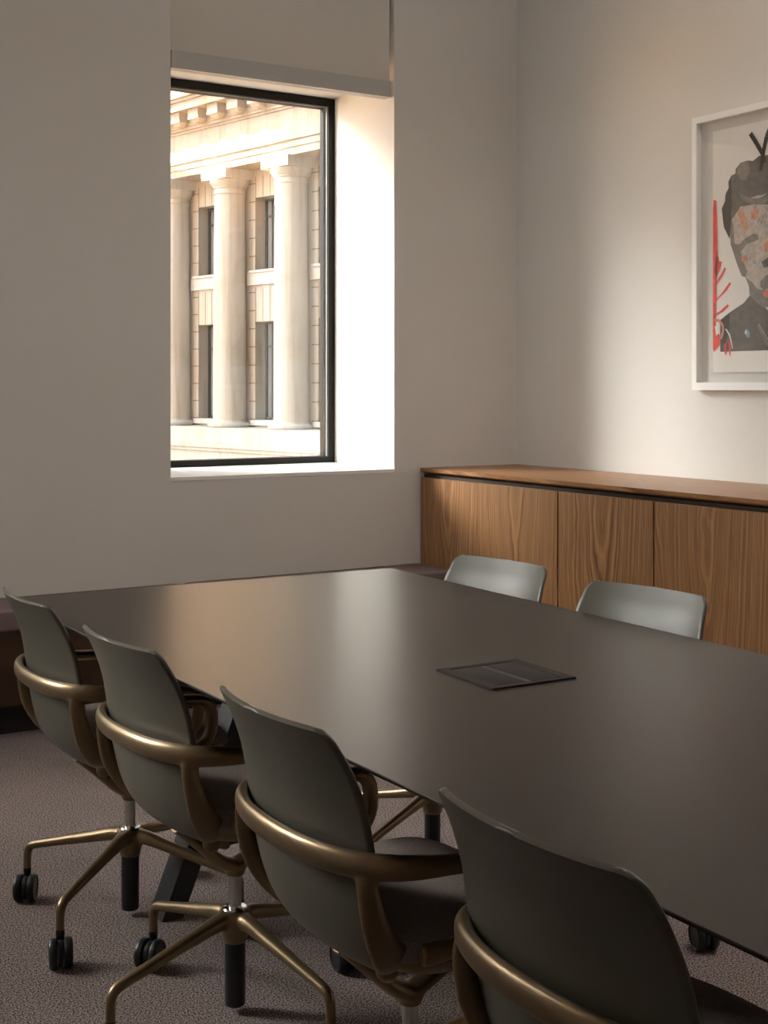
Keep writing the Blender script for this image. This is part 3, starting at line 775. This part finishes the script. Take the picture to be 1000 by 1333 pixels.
wd = bpy.data.worlds.new('sky'); bpy.context.scene.world = wd; wd.use_nodes = True; nt = wd.node_tree; nt.nodes.clear()
out = N(nt, 'ShaderNodeOutputWorld'); bg = N(nt, 'ShaderNodeBackground'); tc = N(nt, 'ShaderNodeTexCoord')
GLOW = Vector((-.66, .72, .46)).normalized()
dt = N(nt, 'ShaderNodeVectorMath', operation='DOT_PRODUCT'); dt.inputs[1].default_value = Vector((-.78, .52, .42)).normalized()
nrm = N(nt, 'ShaderNodeVectorMath', operation='NORMALIZE'); nt.links.new(tc.outputs['Generated'], nrm.inputs[0]); nt.links.new(nrm.outputs[0], dt.inputs[0])
def wm(op, a, b=None):
    q = N(nt, 'ShaderNodeMath', operation=op)
    for i, s in enumerate((a, b)):
        if s is None: continue
        if isinstance(s, (int, float)): q.inputs[i].default_value = s
        else: nt.links.new(s, q.inputs[i])
    return q.outputs[0]
d = wm('MAXIMUM', dt.outputs['Value'], 0.0)
lobe = wm('POWER', d, 6.0)
SKY_BASE, SKY_GLOW = .9, 17.0
c1 = N(nt, 'ShaderNodeMix', data_type='RGBA'); c1.inputs[6].default_value = (.93, .97, 1.0, 1); c1.inputs[7].default_value = (1.0, .97, .93, 1)
nt.links.new(lobe, c1.inputs[0])
st = wm('ADD', wm('MULTIPLY', lobe, SKY_GLOW), SKY_BASE)
nt.links.new(c1.outputs[2], bg.inputs['Color']); nt.links.new(st, bg.inputs['Strength']); nt.links.new(bg.outputs[0], out.inputs[0])
# wide second sun lamp added for soft hazy skylight through the windows
ld = bpy.data.lights.new('haze_lamp', 'SUN'); ld.energy = 5.3; ld.angle = R(20); ld.color = (1, .965, .92)
so = bpy.data.objects.new('haze_lamp', ld); C.objects.link(so); so.rotation_euler = GLOW.to_track_quat('Z', 'Y').to_euler(); so.location = (-30, 40, 30)

# unseen uplight added beside the table to raise the room light
pd = empty('fill_uplight', (3.00, 1.7, 2.70)); tag(pd, 'unseen linear uplight added beside the table to brighten the room', 'lamp', kind='structure')
boxes('lamp_housing', [((-.04, -.9, -.03), (.04, .9, .03))], M['white'], pd, .004)
boxes('cord', [((-.003, -.803, .03), (.003, -.797, .60)), ((-.003, .797, .03), (.003, .803, .60))], M['black'], pd)
pl = bpy.data.lights.new('fill_uplight_lamp', 'AREA'); pl.shape = 'RECTANGLE'; pl.size = .07; pl.size_y = 1.76; pl.energy = 60; pl.color = (1, .975, .95)
po = bpy.data.objects.new('fill_uplight_lamp', pl); C.objects.link(po); po.location = (3.00, 1.7, 2.735); po.rotation_euler = (R(180), 0, 0)

# ------------------------------------------------------------------ camera
FPX, YV, YAW = 1720.0, 504.3, R(31.8)
cd = bpy.data.cameras.new('camera'); cam = bpy.data.objects.new('camera', cd); C.objects.link(cam)
cam.location = (0, 0, 1.31); cam.rotation_euler = (R(90), 0, -YAW)
cd.sensor_fit = 'VERTICAL'; cd.sensor_height = 36; cd.sensor_width = 27.0; cd.lens = FPX / 1333 * 36
cd.shift_y = -(666.5 - YV) / 1333; cd.clip_start = .05; cd.clip_end = 500
sc = bpy.context.scene; sc.camera = cam
sc.view_settings.view_transform = 'Standard'; sc.view_settings.look = 'None'; sc.view_settings.gamma = 1; sc.view_settings.use_curve_mapping = False
sc.view_settings.exposure = 0.0
sc.cycles.use_denoising = True
sc.cycles.max_bounces = 14; sc.cycles.diffuse_bounces = 8; sc.cycles.transparent_max_bounces = 12
sc.cycles.sample_clamp_indirect = 8
